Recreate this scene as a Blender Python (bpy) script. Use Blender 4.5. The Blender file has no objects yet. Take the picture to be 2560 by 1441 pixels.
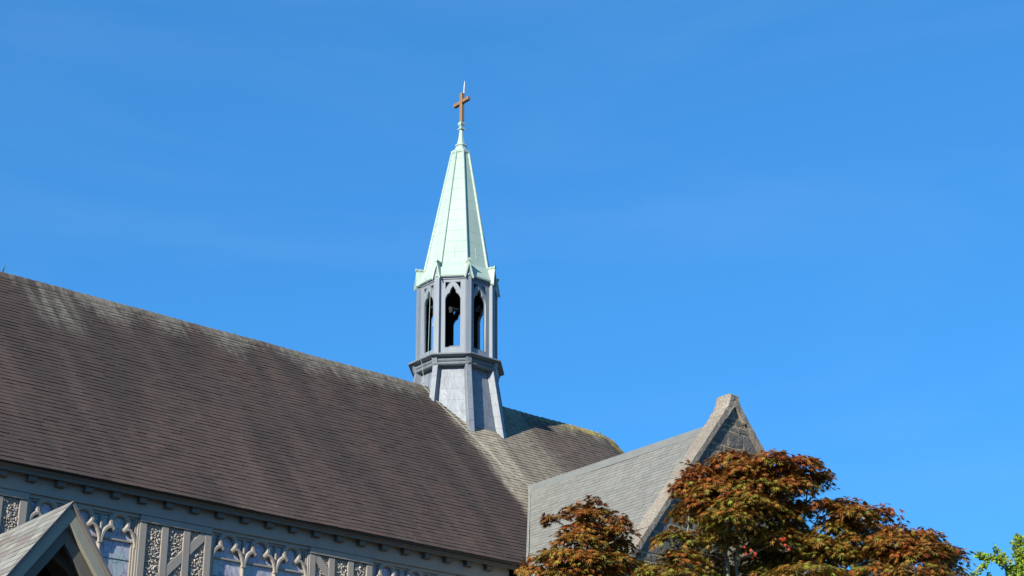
import bpy, bmesh, math, random
import numpy as np
from mathutils import Vector, Matrix, noise
R_ = random.Random(7)
PI = math.pi
sc = bpy.context.scene
COL = sc.collection
GZ = 12.5                       # height of the nave ridge above the ground

# ------------------------------------------------------------------ camera
cd = bpy.data.cameras.new("camera"); cam = bpy.data.objects.new("camera", cd); COL.objects.link(cam)
PSI, PITCH, ROLL = 0.8681, 0.3988, -0.0048
F0 = Vector((math.cos(PSI), math.sin(PSI), 0)); R0 = Vector((math.sin(PSI), -math.cos(PSI), 0)); UP = Vector((0, 0, 1))
fw = F0*math.cos(PITCH)+UP*math.sin(PITCH); up = UP*math.cos(PITCH)-F0*math.sin(PITCH)
rr = R0*math.cos(ROLL)+up*math.sin(ROLL); uu = up*math.cos(ROLL)-R0*math.sin(ROLL)
cam.matrix_world = Matrix(((rr.x, uu.x, -fw.x, -19.225), (rr.y, uu.y, -fw.y, -24.3437), (rr.z, uu.z, -fw.z, GZ-10.8756), (0, 0, 0, 1)))
cd.sensor_width = 36; cd.lens = 4333.3/2560*36; cd.clip_end = 3000; cd.clip_start = .1
sc.camera = cam

# ------------------------------------------------------------------ light
SUN = Vector((-.86, -.25, .445)).normalized()
w = bpy.data.worlds.new("World"); sc.world = w; w.use_nodes = True
nt = w.node_tree; nt.nodes.clear()
sky = nt.nodes.new("ShaderNodeTexSky"); sky.sky_type = 'NISHITA'; sky.sun_disc = False
sky.sun_elevation = math.asin(SUN.z); sky.sun_rotation = math.atan2(SUN.x, SUN.y) % (2*PI)
sky.altitude = 0; sky.air_density = 1.0; sky.dust_density = 0.0; sky.ozone_density = 10.0
bg = nt.nodes.new("ShaderNodeBackground"); bg.inputs[1].default_value = .108
wo = nt.nodes.new("ShaderNodeOutputWorld")
gm_ = nt.nodes.new("ShaderNodeGamma"); gm_.inputs[1].default_value = .6      # clear autumn sky: even, saturated blue
tn = nt.nodes.new("ShaderNodeMix"); tn.data_type = 'RGBA'; tn.blend_type = 'MULTIPLY'; tn.inputs[0].default_value = 1; tn.inputs[7].default_value = (.475, 1.29, 1.86, 1)
nt.links.new(sky.outputs[0], gm_.inputs[0]); nt.links.new(gm_.outputs[0], tn.inputs[6]); 
tc = nt.nodes.new("ShaderNodeTexCoord"); mp = nt.nodes.new("ShaderNodeMapping"); mp.inputs[3].default_value = (1.2, 1.2, 5.5); mp.inputs[2].default_value = (.25, .2, 0)
wn = nt.nodes.new("ShaderNodeTexNoise"); wn.inputs["Scale"].default_value = 2.4; wn.inputs["Detail"].default_value = 5; wn.inputs["Roughness"].default_value = .55; wn.inputs["Distortion"].default_value = .6
wr = nt.nodes.new("ShaderNodeMapRange"); wr.inputs[1].default_value = .45; wr.inputs[2].default_value = .8; wr.inputs[3].default_value = 0; wr.inputs[4].default_value = .05
wm = nt.nodes.new("ShaderNodeMix"); wm.data_type = 'RGBA'; wm.inputs[7].default_value = (3.6, 4.6, 5.6, 1)     # thin veil of cirrus
nt.links.new(tc.outputs["Generated"], mp.inputs[0]); nt.links.new(mp.outputs[0], wn.inputs["Vector"]); nt.links.new(wn.outputs["Fac"], wr.inputs[0])
nt.links.new(wr.outputs[0], wm.inputs[0]); nt.links.new(tn.outputs[2], wm.inputs[6]); nt.links.new(wm.outputs[2], bg.inputs[0]); nt.links.new(bg.outputs[0], wo.inputs[0])
sl = bpy.data.lights.new("sun", 'SUN'); so = bpy.data.objects.new("sun", sl); COL.objects.link(so)
sl.energy = 5.0; sl.angle = math.radians(.5); sl.color = (1, .93, .82)
so.rotation_euler = SUN.to_track_quat('Z', 'Y').to_euler(); so.location = (-40, -20, 40)
sc.view_settings.view_transform = 'Standard'; sc.view_settings.look = 'None'
sc.view_settings.exposure = 0.88; sc.view_settings.gamma = 1
sc.cycles.max_bounces = 8; sc.cycles.transparent_max_bounces = 8

# ------------------------------------------------------------------ node helpers
ALB = .78           # overall scale on every base colour, set against the raised exposure
class NB:
    def __init__(s, name):
        s.m = bpy.data.materials.new(name); s.m.use_nodes = True
        s.t = s.m.node_tree; s.b = s.t.nodes["Principled BSDF"]; s.out = s.t.nodes["Material Output"]
    def n(s, typ, **k):
        o = s.t.nodes.new(typ)
        for a, v in k.items(): setattr(o, a, v)
        return o
    def l(s, a, b): s.t.links.new(a, b)
    def setv(s, sock, v):
        if isinstance(v, bpy.types.NodeSocket): s.l(v, sock)
        else: sock.default_value = v
    def pos(s): return s.n("ShaderNodeNewGeometry").outputs["Position"]
    def obj(s): return s.n("ShaderNodeTexCoord").outputs["Object"]
    def mapv(s, v, scale=(1, 1, 1), loc=(0, 0, 0), rot=(0, 0, 0)):
        o = s.n("ShaderNodeMapping"); s.l(v, o.inputs[0]); o.inputs[3].default_value = scale
        o.inputs[1].default_value = loc; o.inputs[2].default_value = rot; return o.outputs[0]
    def noise(s, v, scale, detail=4, rough=.55, dist=0):
        o = s.n("ShaderNodeTexNoise"); s.l(v, o.inputs["Vector"]); o.inputs["Scale"].default_value = scale
        o.inputs["Detail"].default_value = detail; o.inputs["Roughness"].default_value = rough
        o.inputs["Distortion"].default_value = dist
        return o.outputs["Fac"]
    def vor(s, v, scale, feature='F1', out="Distance"):
        o = s.n("ShaderNodeTexVoronoi", feature=feature); s.l(v, o.inputs["Vector"]); o.inputs["Scale"].default_value = scale
        return o.outputs[out]
    def ramp(s, f, lo, hi, a=0., b=1.):
        o = s.n("ShaderNodeMapRange", interpolation_type='SMOOTHSTEP'); s.l(f, o.inputs[0])
        o.inputs[1].default_value = lo; o.inputs[2].default_value = hi; o.inputs[3].default_value = a; o.inputs[4].default_value = b
        return o.outputs[0]
    def ma(s, op, a, b=0., c=None, clamp=False):
        o = s.n("ShaderNodeMath", operation=op, use_clamp=clamp); s.setv(o.inputs[0], a); s.setv(o.inputs[1], b)
        if c is not None: s.setv(o.inputs[2], c)
        return o.outputs[0]
    def mix(s, f, a, b, mode='MIX'):
        o = s.n("ShaderNodeMix", data_type='RGBA', blend_type=mode); s.setv(o.inputs[0], f)
        for i, v in ((6, a), (7, b)):
            s.setv(o.inputs[i], v if isinstance(v, bpy.types.NodeSocket) else (v[0], v[1], v[2], 1))
        return o.outputs[2]
    def xyz(s, v):
        o = s.n("ShaderNodeSeparateXYZ"); s.l(v, o.inputs[0]); return o.outputs
    def attr(s, name): return s.n("ShaderNodeAttribute", attribute_name=name).outputs["Color"]
    def bump(s, h, strength=.3, dist=.01):
        o = s.n("ShaderNodeBump"); s.l(h, o.inputs["Height"]); o.inputs["Strength"].default_value = strength
        o.inputs["Distance"].default_value = dist; s.l(o.outputs[0], s.b.inputs["Normal"])
    def done(s, col, rough=.6, spec=.3, metal=0):
        col = s.mix(1., col, (ALB, ALB, ALB), 'MULTIPLY')
        s.setv(s.b.inputs["Base Color"], col if isinstance(col, bpy.types.NodeSocket) else (*col, 1))
        s.setv(s.b.inputs["Roughness"], rough); s.b.inputs["Specular IOR Level"].default_value = spec
        s.setv(s.b.inputs["Metallic"], metal); return s.m

def m_nave():
    k = NB("brown_shingle"); p = k.pos(); x, y, z = k.xyz(p)
    t = k.attr("tint"); tr = k.xyz(t)
    c = k.mix(k.ramp(tr[0], .0, 1.), (.078, .058, .049), (.096, .071, .060))
    c = k.mix(k.ramp(tr[1], .85, 1., 0, .4), c, (.135, .075, .062))
    big = k.noise(k.mapv(p, (1.1, .30, .30)), 1.0, 4, .55)
    c = k.mix(k.ramp(big, .40, .60, 0, .65), c, (.055, .045, .041))
    big2 = k.noise(k.mapv(p, (1.9, .22, .22), (3, 7, 1)), 1.0, 3, .5)
    c = k.mix(k.ramp(big2, .48, .70, 0, .6), c, (.124, .088, .073))
    ny = k.ma('MULTIPLY', y, -1.)
    # washed, lichen covered zone under the ridge, running down in streaks
    st = k.noise(k.mapv(p, (1.3, .22, .22), (11, 2, 0)), 1.25, 5, .65)
    fine = k.noise(p, 9, 4, .6); drip = k.noise(k.mapv(p, (7, .5, .5), (2, 1, 4)), 1.2, 3, .55)
    v = k.ma('ADD', k.ma('MULTIPLY', st, 1.5), k.ma('MULTIPLY', fine, .35))
    v = k.ma('ADD', k.ma('SUBTRACT', v, k.ma('MULTIPLY', ny, .85)), k.ma('MULTIPLY', k.ma('SUBTRACT', drip, .5), .6))
    ridge = k.ramp(v, .55, 1.0)
    # streak on the left
    dx = k.ma('ABSOLUTE', k.ma('ADD', x, 8.35)); dx = k.ma('ADD', dx, k.ma('MULTIPLY', k.ma('SUBTRACT', st, .5), 1.6))
    s1 = k.ma('MULTIPLY', k.ramp(dx, .12, .5, 1, 0), k.ma('MULTIPLY', k.ramp(ny, .6, 1.3, 1, 0), k.ramp(drip, .38, .58, .15, 1)))
    ridge = k.ma('MAXIMUM', ridge, s1)
    # clean band below the metal steeple
    xe = k.ma('ADD', x, k.ma('MULTIPLY', k.ma('SUBTRACT', k.noise(k.mapv(p, (1.5, .5, .5)), 1.6, 4, .6), .5), .9))
    band = k.ma('MULTIPLY', k.ramp(xe, -.75, -.45), k.ma('MULTIPLY', k.ramp(xe, -.15, .4, 1, .62), k.ramp(xe, 1.1, 1.8, 1, .3)))
    band = k.ma('MULTIPLY', band, k.ramp(k.ma('ADD', k.ma('MULTIPLY', st, .5), k.ma('MULTIPLY', drip, .5)), .36, .58, .5, 1))
    lich = k.mix(k.ramp(fine, .35, .7), (.20, .19, .15), (.34, .32, .25))
    c = k.mix(k.ma('MULTIPLY', ridge, .58), c, lich)
    band_c = k.mix(k.ramp(fine, .3, .7), (.36, .312, .225), (.52, .455, .335))
    c = k.mix(k.ma('MULTIPLY', band, .95), c, band_c)
    # yellow lichen along the far verge and the ridge
    yl = k.noise(p, 3.2, 5, .7)
    edge = k.ma('MAXIMUM', k.ramp(x, 3.55, 4.0), k.ma('MULTIPLY', k.ramp(ny, .05, .4, 1, 0), k.ramp(x, 1.2, 2.8, .25, .9)))
    ym = k.ramp(k.ma('ADD', yl, k.ma('MULTIPLY', edge, .42)), .76, .9)
    ym = k.ma('MULTIPLY', ym, k.ramp(edge, .1, .6))
    c = k.mix(k.ma('MULTIPLY', ym, .8), c, (.42, .33, .09))
    sp = k.vor(p, 3.1); c = k.mix(k.ramp(sp, .016, .030, .8, 0), c, (.5, .48, .44))
    g = k.noise(p, 120, 2, .6)
    c = k.mix(k.ramp(g, .3, .7, .16, 0), c, (.02, .018, .017))
    k.bump(g, .35, .004)
    return k.done(c, .9, .15)

def m_slate():
    k = NB("grey_slate"); p = k.pos(); t = k.attr("tint"); tr = k.xyz(t)
    c = k.mix(k.ramp(tr[0], 0, 1), (.195, .197, .172), (.235, .238, .21))
    c = k.mix(k.ramp(tr[1], .8, 1, 0, .4), c, (.27, .26, .235))
    n = k.noise(k.mapv(p, (.5, 1.2, .5)), 1.5, 4); c = k.mix(k.ramp(n, .35, .7, .25, 0), c, (.20, .195, .185))
    g = k.noise(p, 90, 3, .6); c = k.mix(k.ramp(g, .35, .65, .12, 0), c, (.1, .1, .1)); k.bump(g, .2, .003)
    return k.done(c, .62, .35)

def m_porch_slate():
    k = NB("porch_slate"); p = k.pos(); t = k.attr("tint"); tr = k.xyz(t)
    c = k.mix(k.ramp(tr[0], 0, 1), (.19, .197, .178), (.29, .298, .268))
    c = k.mix(k.ramp(tr[1], .55, .9, 0, .8), c, (.185, .15, .15))
    n = k.noise(p, 5, 4); c = k.mix(k.ramp(n, .4, .7, .3, 0), c, (.17, .17, .155))
    g = k.noise(p, 110, 3, .6); k.bump(g, .25, .003)
    return k.done(c, .7, .3)

def m_paint(name, col, dirt, rough=.5, scale=1., amt=.5):
    k = NB(name); p = k.pos()
    n = k.noise(k.mapv(p, (1, 1, .25)), 7*scale, 5, .65); n2 = k.noise(p, 40*scale, 4, .6)
    c = k.mix(k.ramp(n, .42, .75, 0, amt), col, dirt)
    c = k.mix(k.ramp(n2, .58, .75, 0, .45), c, [min(.85, q*1.6) for q in col])
    k.bump(k.ma('ADD', n2, k.ma('MULTIPLY', n, .6)), .25, .004)
    return k.done(c, rough, .35)

def m_lead():
    k = NB("painted_lead"); p = k.pos()
    n = k.noise(k.mapv(p, (1, 1, .7)), 4.5, 3, .55, .6); n2 = k.noise(p, 30, 4, .6)
    c = k.mix(k.ramp(n, .4, .7, 0, .5), (.22, .248, .278), (.155, .178, .207))
    c = k.mix(k.ramp(n2, .6, .75, 0, .3), c, (.36, .36, .36))
    x, y, z = k.xyz(p); f = k.ma('FRACT', k.ma('DIVIDE', k.ma('SUBTRACT', z, GZ+.11), .235))
    seam = k.ma('MULTIPLY', k.ramp(k.ma('ABSOLUTE', k.ma('SUBTRACT', f, .5)), .468, .488), k.ramp(k.noise(p, 2.6, 2), .36, .5, .15, 1))
    c = k.mix(k.ma('MULTIPLY', seam, k.ramp(z, GZ+.30, GZ+.26, 0, .6)), c, (.08, .09, .10))
    gr = k.noise(k.mapv(p, (6, 6, .5)), 2, 4, .6); c = k.mix(k.ramp(gr, .52, .75, 0, .45), c, (.13, .14, .145))
    k.bump(n, .32, .03)
    return k.done(c, k.ramp(n2, .3, .7, .40, .55), .5, .1)

def m_copper():
    k = NB("mint_copper"); p = k.pos(); x, y, z = k.xyz(p)
    n = k.noise(k.mapv(p, (1.2, 1.2, .3)), 3, 5, .6); n2 = k.noise(p, 25, 4, .6)
    c = k.mix(k.ramp(n, .38, .7, 0, .6), (.41, .53, .45), (.345, .46, .39))
    c = k.mix(k.ramp(n2, .58, .8, 0, .4), c, (.46, .58, .49))
    rs = k.noise(k.mapv(p, (5, 5, .35)), 2.2, 4, .6); c = k.mix(k.ramp(rs, .54, .74, 0, .4), c, (.30, .42, .34))      # run-off streaks
    # horizontal lock seams between the sheets
    f = k.ma('FRACT', k.ma('DIVIDE', k.ma('SUBTRACT', z, GZ+2.47), .245))
    seam = k.ramp(k.ma('ABSOLUTE', k.ma('SUBTRACT', f, .5)), .478, .497)
    keep = k.ramp(k.noise(p, 2.3, 2), .42, .55)
    c = k.mix(k.ma('MULTIPLY', seam, k.ma('MULTIPLY', keep, .6)), c, (.2, .36, .32))
    h = k.ma('ADD', k.ma('MULTIPLY', n, .5), k.ma('MULTIPLY', seam, .6)); k.bump(h, .5, .02)
    return k.done(c, .55, .35)

def m_granite(name, a, b, light, scale=1.):
    k = NB(name); p = k.pos()
    n = k.noise(p, 34*scale, 5, .75); n2 = k.noise(p, 90*scale, 3, .7); n3 = k.noise(p, 3.5*scale, 4, .6)
    c = k.mix(k.ramp(n, .36, .64), a, b)
    c = k.mix(k.ramp(n3, .56, .72, 0, .6), c, light)
    c = k.mix(k.ramp(n2, .62, .68, 0, .8), c, [q*1.25 for q in light])
    c = k.mix(k.ramp(n2, .38, .32, 0, .8), c, (.05, .048, .045))
    t = k.xyz(k.attr("tint")); c = k.mix(k.ma('MULTIPLY', t[0], .35), c, (.17, .15, .13))
    k.bump(k.ma('ADD', n, n2), .7, .02)
    return k.done(c, .85, .2)

def m_mortar():
    k = NB("tan_mortar"); p = k.pos(); n = k.noise(p, 30, 4)
    k.bump(n, .4, .01)
    return k.done(k.mix(n, (.34, .27, .16), (.46, .37, .23)), .9, .1)

def m_pebble():
    k = NB("pebble_dash"); p = k.pos(); t = k.xyz(k.attr("tint"))
    c = k.mix(k.ramp(t[0], 0, 1), (.36, .32, .265), (.50, .44, .36))
    c = k.mix(k.ramp(t[1], .75, 1, 0, .7), c, (.42, .31, .25))
    n = k.noise(p, 60, 3); c = k.mix(k.ramp(n, .4, .7, 0, .3), c, (.2, .19, .18))
    return k.done(c, .8, .2)

def m_glass(name, a, b, c3):
    k = NB(name); p = k.pos(); v = k.mapv(p, (1, 1, 1))
    n = k.noise(v, 3.0, 3, .55); n2 = k.noise(v, 14.0, 4, .6)
    cell = k.n("ShaderNodeTexVoronoi", feature='F1', distance='MANHATTAN'); k.l(k.mapv(p, (7, 7, 5)), cell.inputs["Vector"]); cell.inputs["Scale"].default_value = 1.3
    cx = k.xyz(cell.outputs["Color"])
    c = k.mix(k.ramp(n, .38, .62), a, b); c = k.mix(k.ramp(n2, .5, .72, 0, .8), c, c3)  # stained tones with outside reflections put into the colour
    c = k.mix(k.ramp(cx[0], .3, .9, 0, .45), c, (.40, .33, .45))
    c = k.mix(k.ramp(cx[1], .75, .95, 0, .5), c, (.16, .19, .22))
    ld = k.n("ShaderNodeTexVoronoi", feature='DISTANCE_TO_EDGE'); k.l(k.mapv(p, (9, 1, 6)), ld.inputs["Vector"]); ld.inputs["Scale"].default_value = 1.
    c = k.mix(k.ramp(ld.outputs["Distance"], .015, .04, .6, 0), c, (.10, .10, .11))
    k.bump(n2, .25, .012)
    return k.done(c, .25, .4)

def m_leaf(name, trans):
    k = NB(name); c = k.attr("tint")
    p = k.pos(); n = k.noise(p, 45, 2); c = k.mix(k.ramp(n, .3, .7, .25, 0), c, (.03, .02, .008))
    k.done(c, .5, .18)
    tb = k.n("ShaderNodeBsdfTranslucent"); k.l(k.mix(1., k.mix(.6, c, trans, 'MIX'), (ALB, ALB, ALB), 'MULTIPLY'), tb.inputs[0])
    mx = k.n("ShaderNodeMixShader"); mx.inputs[0].default_value = .3
    k.l(k.b.outputs[0], mx.inputs[1]); k.l(tb.outputs[0], mx.inputs[2]); k.l(mx.outputs[0], k.out.inputs[0])
    return k.m

def m_plain(name, col, rough=.7, spec=.3, metal=0, ns=30, var=.3):
    k = NB(name); p = k.pos(); n = k.noise(p, ns, 4, .6)
    c = k.mix(k.ramp(n, .3, .7, 0, var), col, [q*.55 for q in col]); k.bump(n, .25, .006)
    return k.done(c, rough, spec, metal)

M = dict(nave=m_nave(), slate=m_slate(), pslate=m_porch_slate(),
    timber=m_paint("grey_timber_paint", (.33, .292, .245), (.25, .225, .19)),
    trac=m_paint("tracery_paint", (.33, .292, .24), (.245, .22, .18), .5, 1.5),
    dark=m_paint("shade_dark_paint", (.13, .118, .098), (.10, .092, .078)),  # eave shade put into a darker base colour; saddle bars share it
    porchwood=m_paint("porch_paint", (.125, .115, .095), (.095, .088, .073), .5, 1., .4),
    trim=m_paint("pale_trim_paint", (.29, .285, .22), (.22, .215, .165), .5),
    lantern=m_paint("lantern_paint", (.215, .252, .288), (.15, .18, .215), .45, 1.6, .6),
    lead=m_lead(), copper=m_copper(),
    coping=m_granite("granite_coping", (.20, .175, .14), (.40, .36, .29), (.52, .48, .40)),
    stone=m_granite("rubble_stone", (.10, .095, .09), (.22, .205, .185), (.29, .265, .225), .8), mortar=m_mortar(), pebble=m_pebble(),
    stucco=m_plain("stucco_bed", (.32, .285, .235), .9, .1), glass=m_glass("leaded_glass", (.44, .41, .50), (.36, .46, .46), (.60, .60, .58)),
    bronze=m_plain("bronze_brown", (.40, .225, .11), .42, .5, .35, 25, .35), rod=m_plain("pale_rod", (.75, .70, .66), .4, .5),
    black=m_plain("interior_shade_black", (.012, .012, .013), .9, .05), cable=m_plain("verdigris_cable", (.36, .44, .35), .6, .3),  # black: interior shade put into a near-black base colour
    white=m_plain("white_cable", (.7, .7, .66), .5, .3), flash=m_plain("pale_flashing", (.30, .315, .27), .5, .3, 0, 12, .5),
    bark=m_plain("maple_bark", (.27, .26, .19), .85, .2, 0, 20, .6), bark2=m_plain("ginkgo_bark", (.2, .18, .15), .9, .2),
    leaf=m_leaf("maple_leaf", (.30, .13, .02)), gleaf=m_leaf("green_leaf", (.30, .48, .04)),
    grass=m_plain("forecourt_ground", (.10, .095, .08), .95, .1, 0, 3, .3), weed=m_plain("weed_green", (.09, .20, .12), .8, .2))

# ------------------------------------------------------------------ mesh helpers
class MB:
    def __init__(s): s.v = []; s.f = []; s.c = []
    def add(s, vs, fs, tint=None):
        b = len(s.v); s.v += [tuple(q) for q in vs]
        for f in fs: s.f.append(tuple(i+b for i in f)); s.c.append(tint)
    def box(s, x0, x1, y0, y1, z0, z1, tint=None):
        s.hexa([(x0, y0, z0), (x1, y0, z0), (x1, y1, z0), (x0, y1, z0), (x0, y0, z1), (x1, y0, z1), (x1, y1, z1), (x0, y1, z1)], tint)
    def hexa(s, p, tint=None):
        s.add(p, [(3, 2, 1, 0), (4, 5, 6, 7), (0, 1, 5, 4), (1, 2, 6, 5), (2, 3, 7, 6), (3, 0, 4, 7)], tint)
    def bar(s, a, b, w_, h_, side):          # box along a-b; w_ across 'side', h_ across the third axis
        a, b = Vector(a), Vector(b); d = (b-a).normalized(); sd = Vector(side); sd = (sd-d*sd.dot(d)).normalized(); t = d.cross(sd)
        q = []
        for e in (a, b):
            for i, j in ((-1, -1), (1, -1), (1, 1), (-1, 1)): q.append(e+sd*w_/2*i+t*h_/2*j)
        s.hexa(q)
    def extrude(s, poly, axis, y0, y1):      # polygon in two axes, extruded along 'axis'
        n = len(poly)
        def pt(u, v, e): return {1: (u, e, v), 0: (e, u, v)}[axis]
        vs = [pt(u, v, y0) for u, v in poly]+[pt(u, v, y1) for u, v in poly]
        s.add(vs, [tuple(range(n-1, -1, -1)), tuple(range(n, 2*n))]+[(i, (i+1) % n, n+(i+1) % n, n+i) for i in range(n)])
    def tube(s, pts, r, sides=8, ph=0., closed=False, nrm=None):
        pts = [Vector(p) for p in pts]; n = len(pts); rs = r if hasattr(r, '__len__') else [r]*n
        rings = []; prev = Vector(nrm) if nrm else None
        for i, p in enumerate(pts):
            d = (pts[(i+1) % n]-pts[i-1]) if closed else (pts[min(i+1, n-1)]-pts[max(i-1, 0)])
            d.normalize()
            if prev is None: prev = d.orthogonal()
            a = (prev-d*prev.dot(d)).normalized(); prev = a if not nrm else Vector(nrm); b = d.cross(a)
            rings.append([p+(a*math.cos(ph+2*PI*k/sides)+b*math.sin(ph+2*PI*k/sides))*rs[i] for k in range(sides)])
        fs = []
        for i in range(n if closed else n-1):
            j = (i+1) % n
            for k in range(sides): fs.append((i*sides+k, i*sides+(k+1) % sides, j*sides+(k+1) % sides, j*sides+k))
        if not closed: fs += [tuple(range(sides-1, -1, -1)), tuple(range((n-1)*sides, n*sides))]
        s.add([q for ring in rings for q in ring], fs)
    def rings(s, prof, sides=8, ph=PI/8, lean=0., cap=True, sq=False):   # stacked octagons: (radius, z)
        vs = []; n = len(prof)
        for r, z in prof:
            for k in range(sides):
                a = ph+2*PI*k/sides; vs.append((r*math.cos(a)+LX*lean*(z-2.2), r*math.sin(a)+LY*lean*(z-2.2), z))
        fs = [(i*sides+k, i*sides+(k+1) % sides, (i+1)*sides+(k+1) % sides, (i+1)*sides+k) for i in range(n-1) for k in range(sides)]
        if cap: fs += [tuple(range(sides-1, -1, -1)), tuple(range((n-1)*sides, n*sides))]
        s.add(vs, fs)
    def rough(s, P, nu, nv, amp, scale, tint=None, bulge=0.):   # P: 8 corners (hexa order); every face subdivided and roughened
        P = [Vector(q) for q in P]; c = sum(P, Vector())/8
        for f in [(0, 1, 5, 4), (1, 2, 6, 5), (3, 0, 4, 7), (7, 4, 5, 6), (0, 3, 2, 1)]:
            a, b, d, e = [P[i] for i in f]; vs = []
            n = (b-a).cross(e-a).normalized()
            nn_u = max(1, nu if (b-a).length > .12 else 1); nn_v = max(1, nv if (e-a).length > .12 else 2)
            for j in range(nn_v+1):
                for i in range(nn_u+1):
                    u, v = i/nn_u, j/nn_v
                    q = (a*(1-u)+b*u)*(1-v)+(e*(1-u)+d*u)*v
                    o = noise.noise_vector(q*scale)*amp+noise.noise_vector(q*scale*3.1)*amp*.5
                    bl = bulge*min(1, 4*min(u, 1-u, v, 1-v)*1.3)
                    vs.append(q+o+n*bl)
            s.add(vs, [(j*(nn_u+1)+i, j*(nn_u+1)+i+1, (j+1)*(nn_u+1)+i+1, (j+1)*(nn_u+1)+i) for j in range(nn_v) for i in range(nn_u)], tint)
    def mesh(s, name, mat, smooth=False, z=GZ):
        me = bpy.data.meshes.new(name)
        me.from_pydata([(a, b, c+z) for a, b, c in s.v], [], s.f); me.materials.append(mat)
        if any(c is not None for c in s.c):
            at = me.color_attributes.new("tint", 'FLOAT_COLOR', 'CORNER'); data = []
            for poly, c in zip(me.polygons, s.c):
                data += list((c or (.5, .5, .5))+(1.,))*poly.loop_total
            at.data.foreach_set("color", data)
        if smooth: me.shade_smooth()
        me.update(); return me
    def build(s, name, mat, parent=None, smooth=False, bevel=0., z=GZ):
        return put(name, s.mesh(name, mat, smooth, z), parent, bevel)

def put(name, me, parent=None, bevel=0.):
    o = bpy.data.objects.new(name, me); COL.objects.link(o); o.parent = parent
    if bevel:
        b = o.modifiers.new("bevel", 'BEVEL'); b.width = bevel; b.segments = 2; b.limit_method = 'ANGLE'; b.angle_limit = math.radians(40)
    return o
def empty(name, loc=(0, 0, 0)):
    o = bpy.data.objects.new(name, None); COL.objects.link(o); o.location = loc; return o
def tag(o, label=None, cat=None, group=None, kind=None):
    for k, v in (("label", label), ("category", cat), ("group", group), ("kind", kind)):
        if v: o[k] = v
    return o
def flat_mesh(name, outer, holes, thick, bev, mat):     # 2D outline with holes -> solid panel (local x, z; thickness along y)
    cu = bpy.data.curves.new(name, 'CURVE'); cu.dimensions = '2D'; cu.fill_mode = 'BOTH'; cu.extrude = thick/2-bev; cu.bevel_depth = bev; cu.bevel_resolution = 0
    for ring in [outer]+holes:
        sp = cu.splines.new('POLY'); sp.points.add(len(ring)-1)
        for q, pt in zip(ring, sp.points): pt.co = (q[0], q[1], 0, 1)
        sp.use_cyclic_u = True
    o = bpy.data.objects.new(name, cu); COL.objects.link(o)
    me = bpy.data.meshes.new_from_object(o.evaluated_get(bpy.context.evaluated_depsgraph_get()))
    bpy.data.objects.remove(o); bpy.data.curves.remove(cu)
    me.transform(Matrix.Rotation(PI/2, 4, 'X')); me.name = name; me.materials.clear(); me.materials.append(mat); return me
def arc(cx, cz, r, a0, a1, n): return [(cx+r*math.cos(a0+(a1-a0)*i/n), cz+r*math.sin(a0+(a1-a0)*i/n)) for i in range(n+1)]

def shingles(mb, O, u, d, L, exp, urange, tabw, th, sag=.012, wav=.004, rs=1, gap=.0012):
    rg = random.Random(rs); O, u, d = Vector(O), Vector(u), Vector(d); n = u.cross(d)
    if n.z < 0: n = -n
    rows = int(round(L/exp)); exp = L/rows
    def S(a, b, h): 
        q = O+u*a+d*b; s_ = noise.noise(Vector((a*.55, b*.8, rs)))*sag+noise.noise(Vector((a*2.2, b*2.5, rs+5)))*sag*.25
        return q+n*(h+s_)
    for i in range(rows):
        d0, d1 = i*exp, (i+1)*exp
        r_ = urange(d1)
        if r_ is None: continue
        a, b = r_
        if b-a < .02: continue
        x = a-rg.uniform(0, tabw[0])
        while x < b:
            x2 = x+rg.uniform(*tabw); p, q = max(x, a), min(x2, b); x = x2
            if q-p < .01: continue
            t = th[0]+(th[1]-th[0])*rg.random()**1.5
            w0 = noise.noise(Vector((p*.7, i*1.7, rs)))*wav+rg.uniform(-.0025, .0025); w1 = noise.noise(Vector((q*.7, i*1.7, rs)))*wav+rg.uniform(-.0025, .0025)
            g = gap
            vs = [S(p+g, d0-.004, .001), S(q-g, d0-.004, .001), S(q-g, d1+w1, t), S(p+g, d1+w0, t), S(q-g, d1+w1, -.004), S(p+g, d1+w0, -.004)]
            mb.add(vs, [(0, 1, 2, 3), (3, 2, 4, 5), (0, 3, 5), (1, 4, 2)], (rg.random(), rg.random(), rg.random()))

# ------------------------------------------------------------------ ground
gb = MB(); gb.add([(-1500, -1500, 0), (1500, -1500, 0), (1500, 1500, 0), (-1500, 1500, 0)], [(0, 1, 2, 3)])
tag(gb.build("ground", M['grass'], z=0), kind="structure", label="flat dark gravel ground around the church")

# ------------------------------------------------------------------ church (local z: 0 = nave ridge)
church = tag(empty("church"), "old grey church with long brown shingle roof, stone front gable and mint green spire", "church")
TA = 1.0751; TB = 1.2332; W = 4.0; XT = -.065; ZT = -2.304; YT = ZT/TA
X0, X1 = -17., 4.05
cn = 1/math.sqrt(1+TA*TA); L = W/cn
nv = MB()
shingles(nv, (0, 0, 0), (1, 0, 0), (0, -cn, -TA*cn), L, .103, lambda d: (X0, X1+.012*math.sin(d*9)), (.12, .26), (.0072, .014), rs=3)
# hidden deck, back slope and end walls
e = .012
nv.add([(X0, .0, -e), (X1, 0, -e), (X1, -W+.03, -TA*(W-.03)-e), (X0, -W+.03, -TA*(W-.03)-e), (X0, W, -TA*W), (X1, W, -TA*W)], [(0, 3, 2, 1), (0, 1, 5, 4)], (.5, .5, .5))
def droop(b):
    b.v = [(x_, y_, z_-.22*max(0., x_-3.4)**2) for x_, y_, z_ in b.v]
droop(nv)
nave = nv.build("nave_roof", M['nave'], church)
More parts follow.
